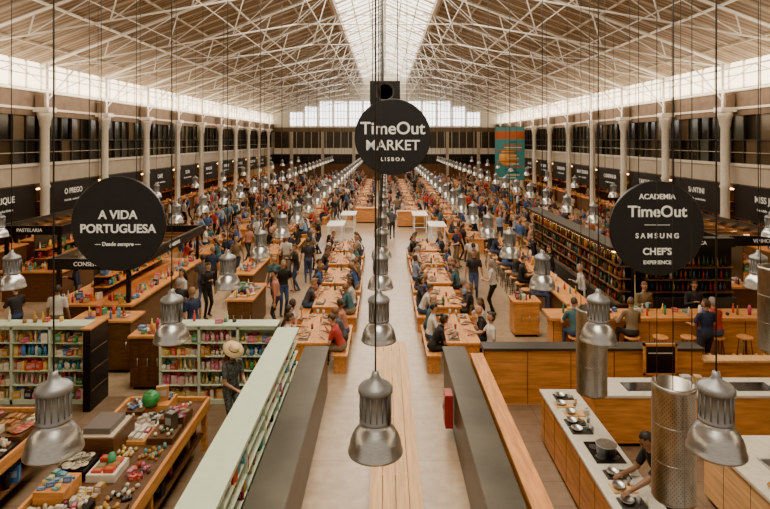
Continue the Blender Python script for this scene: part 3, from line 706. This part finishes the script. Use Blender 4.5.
STAND=[
 person('standing_person',walk=.3),
 person('walking_person',walk=1,lean=.08,hands=[(-.27,.22,.86),(.27,-.16,.84)]),
 person('standing_person',hair='long',female=True,hands=[(-.1,.3,1.12),(.12,.3,1.12)],hp=.3,walk=.2),
 person('walking_person',walk=-.9,lean=.08,hair='bun',female=True,shorts=True,hands=[(-.24,-.12,.84),(.24,.22,.86)]),
 person('standing_person',hands=[(-.2,.36,1.08),(.2,.36,1.08)],hy=.4,shorts=True),
 person('standing_person',lean=.12,hands=[(-.28,.02,.8),(.12,.28,1.2)],hp=.4,longs=True,walk=.2)]
HATW=person('woman_in_straw_hat',hair='long',female=True,hands=[(-.12,.30,1.02),(.10,.32,1.0)],hp=.45,hat=True,shirt=FLORAL,pants=FLORAL,vox=.016,lean=.1)
CHEF=person('chef_in_black',hair='short',lean=.58,hands=[(-.30,.74,1.04),(.10,.62,1.04)],hp=.35,shirt=BSHIRT,pants=BSHIRT,vox=.016)
BENDW=person('seated_woman_in_black',True,.5,hands=[(-.12,.50,T),(.14,.46,T)],hp=.4,hair='bun',female=True,shirt=BSHIRT,pants=BSHIRT,vox=.016)
taken=[]
def near(x,y,d=.55): return any(abs(x-a)<d and abs(y-c)<d for a,c in taken)
def put(me,x,y,rz,z=0,sc=None):
    taken.append((x,y)); return place(me.name.split('.')[0],me,(x,y,z),rz,sc=1)
place('woman_in_straw_hat',HATW,(-2.85,10.35,0),-math.pi*.72)
put(CHEF,3.80,7.42,math.pi/2+.05)
def seats(tx,y,L,left=True,right=True,p=.85,off=.7,sp=.6):
    for sx,on in ((-1,left),(1,right)):
        if not on: continue
        yy=y-L/2+.35
        while yy<y+L/2-.2:
            if R()<p:
                put(random.choice(SEAT),tx+sx*(off+.02),yy+U(-.05,.05),(-math.pi/2 if sx<0 else math.pi/2)+U(-.3,.3))
            yy+=sp
def unit(tx,y,p=.85,far=False):
    if far: place('picnic_table',PIC,(tx,y,0))
    else:
        place('dining_table',TABLE,(tx,y,0)); place('dining_bench',BENCH,(tx-.7,y,0)); place('dining_bench',BENCH,(tx+.7,y,0))
    if y<50: place('tableware',random.choice(WARES),(tx,y,.75))
    seats(tx,y,LT,p=p,sp=.55 if y<32 else .62)
for i in range(5):
    y=14.2+i*2.75+(.1 if i%2 else 0)
    unit(-1.75+U(-.08,.08),y,.92); 
    if i==0:
        place('dining_table',TABLE,(1.85,y,0)); place('dining_bench',BENCH,(1.15,y,0)); place('dining_bench',BENCH,(2.55,y,0)); place('tableware',WARES[0],(1.85,y,.75))
        put(BENDW,1.13,13.45,-math.pi/2+.1); put(SEAT[0],1.13,14.2,-math.pi/2); put(SEAT[3],1.13,14.9,-math.pi/2); seats(1.85,y,LT,left=False,p=1)
    else: unit(1.85+U(-.08,.08),y,.92)
for tx in (-1.75,1.85):
    for i in range(10): unit(tx,39.5+i*3.1,.8,True)
for tx,ys in ((-4.8,24.5),(4.2,28),(-7.9,24.5),(7.9,28),(-11,28.5),(11.2,27.5)):
    y=ys
    while y<71:
        unit(tx+U(-.2,.2),y,.85 if y<45 else .65,y>27); y+=3.2
for x,y in ((-2.6,30.0),(-2.2,34.2),(2.75,29.8),(2.1,34)): place('white_high_table',WTAB,(x,y,0))
for i in range(8):
    x=4.6+i*.68; place('bar_stool',STOOL,(x,13.5,0))
for i in range(10):
    place('bar_stool',STOOL,(4.5,17+i*.8,0))
    if i%3!=1: put(random.choice(SEAT),4.5,17+i*.8,-math.pi/2+U(-.2,.2),z=.32)
for j,i in enumerate((0,2,5)): put(SEAT[(0,3,6)[j]],4.6+i*.68,13.48,U(-.3,.3),z=.32)
for i in range(6): place('wooden_chair',CHAIR,(6.9+i*.5,12.35,0),U(-.1,.1))
for x,y,r in ((6.0,17,1.5),(5.95,20,1.6),(6.0,22.5,1.4),(8.3,15.1,3.1),(6.9,15.0,3.3)): put(STAND[5],x,y,r)
for x,y,k,r in ((3.05,19.2,0,3.0),(3.25,20.4,5,.3),(-2.95,21.5,0,.2),(-3.1,23,2,.5),(-3.2,20.3,5,2),(3.4,22,1,3.1),(.1,33,1,3.1),(.8,38,0,0),(-.3,29.5,3,3.1),(.4,31,1,0),(-3.15,16.3,5,1.6),(-4.9,14.3,0,1.0),(-8.5,14.5,0,0),(-9.6,14.6,4,1.2),(-5.6,15.2,4,.4),(-5.9,16.4,2,2.4),(-5.5,17.3,5,4),(-3.6,18.3,3,3),(-3.2,17.6,0,3.6),(-6.0,18.4,0,0),(-6.1,19.8,1,.2),(-5.8,21.9,3,3),(-3.9,22.2,4,3),(-6.2,22.6,0,1),(-9.6,17.5,5,2),(-10,20,2,1),(-9.9,22.3,1,4),(-4.0,23.2,1,4),(3.4,17.6,2,1.2),(3.1,24,4,2),(3.5,25.3,0,5),(7.6,13.2,4,.2)): put(STAND[k],x,y,r)
lanes=[-13.2,-12.6,-9.5,-9.2,-6.4,-6.1,-3.3,-3.0,.0,.3,3.1,6.2,9.4,9.7,13.0]
cnt=0;tr=0
while cnt<260 and tr<8000:
    tr+=1; x=random.choice(lanes)+U(-.25,.25); y=22+50*R()
    if abs(x)<1 and (y<36 or R()<.4): continue
    if 34.5<y<38.2 and abs(x)<3: continue
    if 28.5<y<35.5 and 1.4<abs(x)<3.6: continue
    if abs(x)>10 and y<27.3: continue
    if 6<x<7.2 and y<25.5: continue
    if near(x,y,.5): continue
    put(random.choice(STAND),x,y,U(0,6.28)); cnt+=1
for i in range(26):
    sg=random.choice((-1,1)); y=U(16,70); x=sg*U(16.6,17.4)
    if not near(x,y): put(random.choice(STAND),x,y,sg*math.pi/2)
# ------------------------------------------------------------ lights / world
w=bpy.data.worlds.new('World'); scene.world=w; w.use_nodes=True
bg=w.node_tree.nodes['Background']; bg.inputs[0].default_value=(1,.82,.62,1); bg.inputs[1].default_value=.5
def area(name,loc,sx,sy,e,col,rot=(0,0,0)):
    l=bpy.data.lights.new(name,'AREA'); l.shape='RECTANGLE'; l.size=sx; l.size_y=sy; l.energy=e; l.color=col
    o=bpy.data.objects.new(name,l); COL.objects.link(o); o.location=loc; o.rotation_euler=rot
area('skylight_daylight',(0,30,13.1),5,60,4200,(1,.86,.67))
for sg in (-1,1): area('roof_fill_light',(sg*13.6,34,7.0),.3,72,1300,(1,.80,.58),(0,math.pi+sg*.55,0))  # added fill from below, brightens roof and trusses; no fixtures modelled
# ------------------------------------------------------------ camera
cd=bpy.data.cameras.new('camera'); cam=bpy.data.objects.new('camera',cd); COL.objects.link(cam)
cam.location=(0,0,H); cam.rotation_euler=(math.pi/2,0,0); cd.lens=36*560/770; cd.sensor_width=36; cd.shift_y=-(254.5-140)/770; cd.clip_end=300
scene.camera=cam
scene.view_settings.view_transform='AgX'
scene.view_settings.look='AgX - Punchy'
scene.view_settings.exposure=1.2
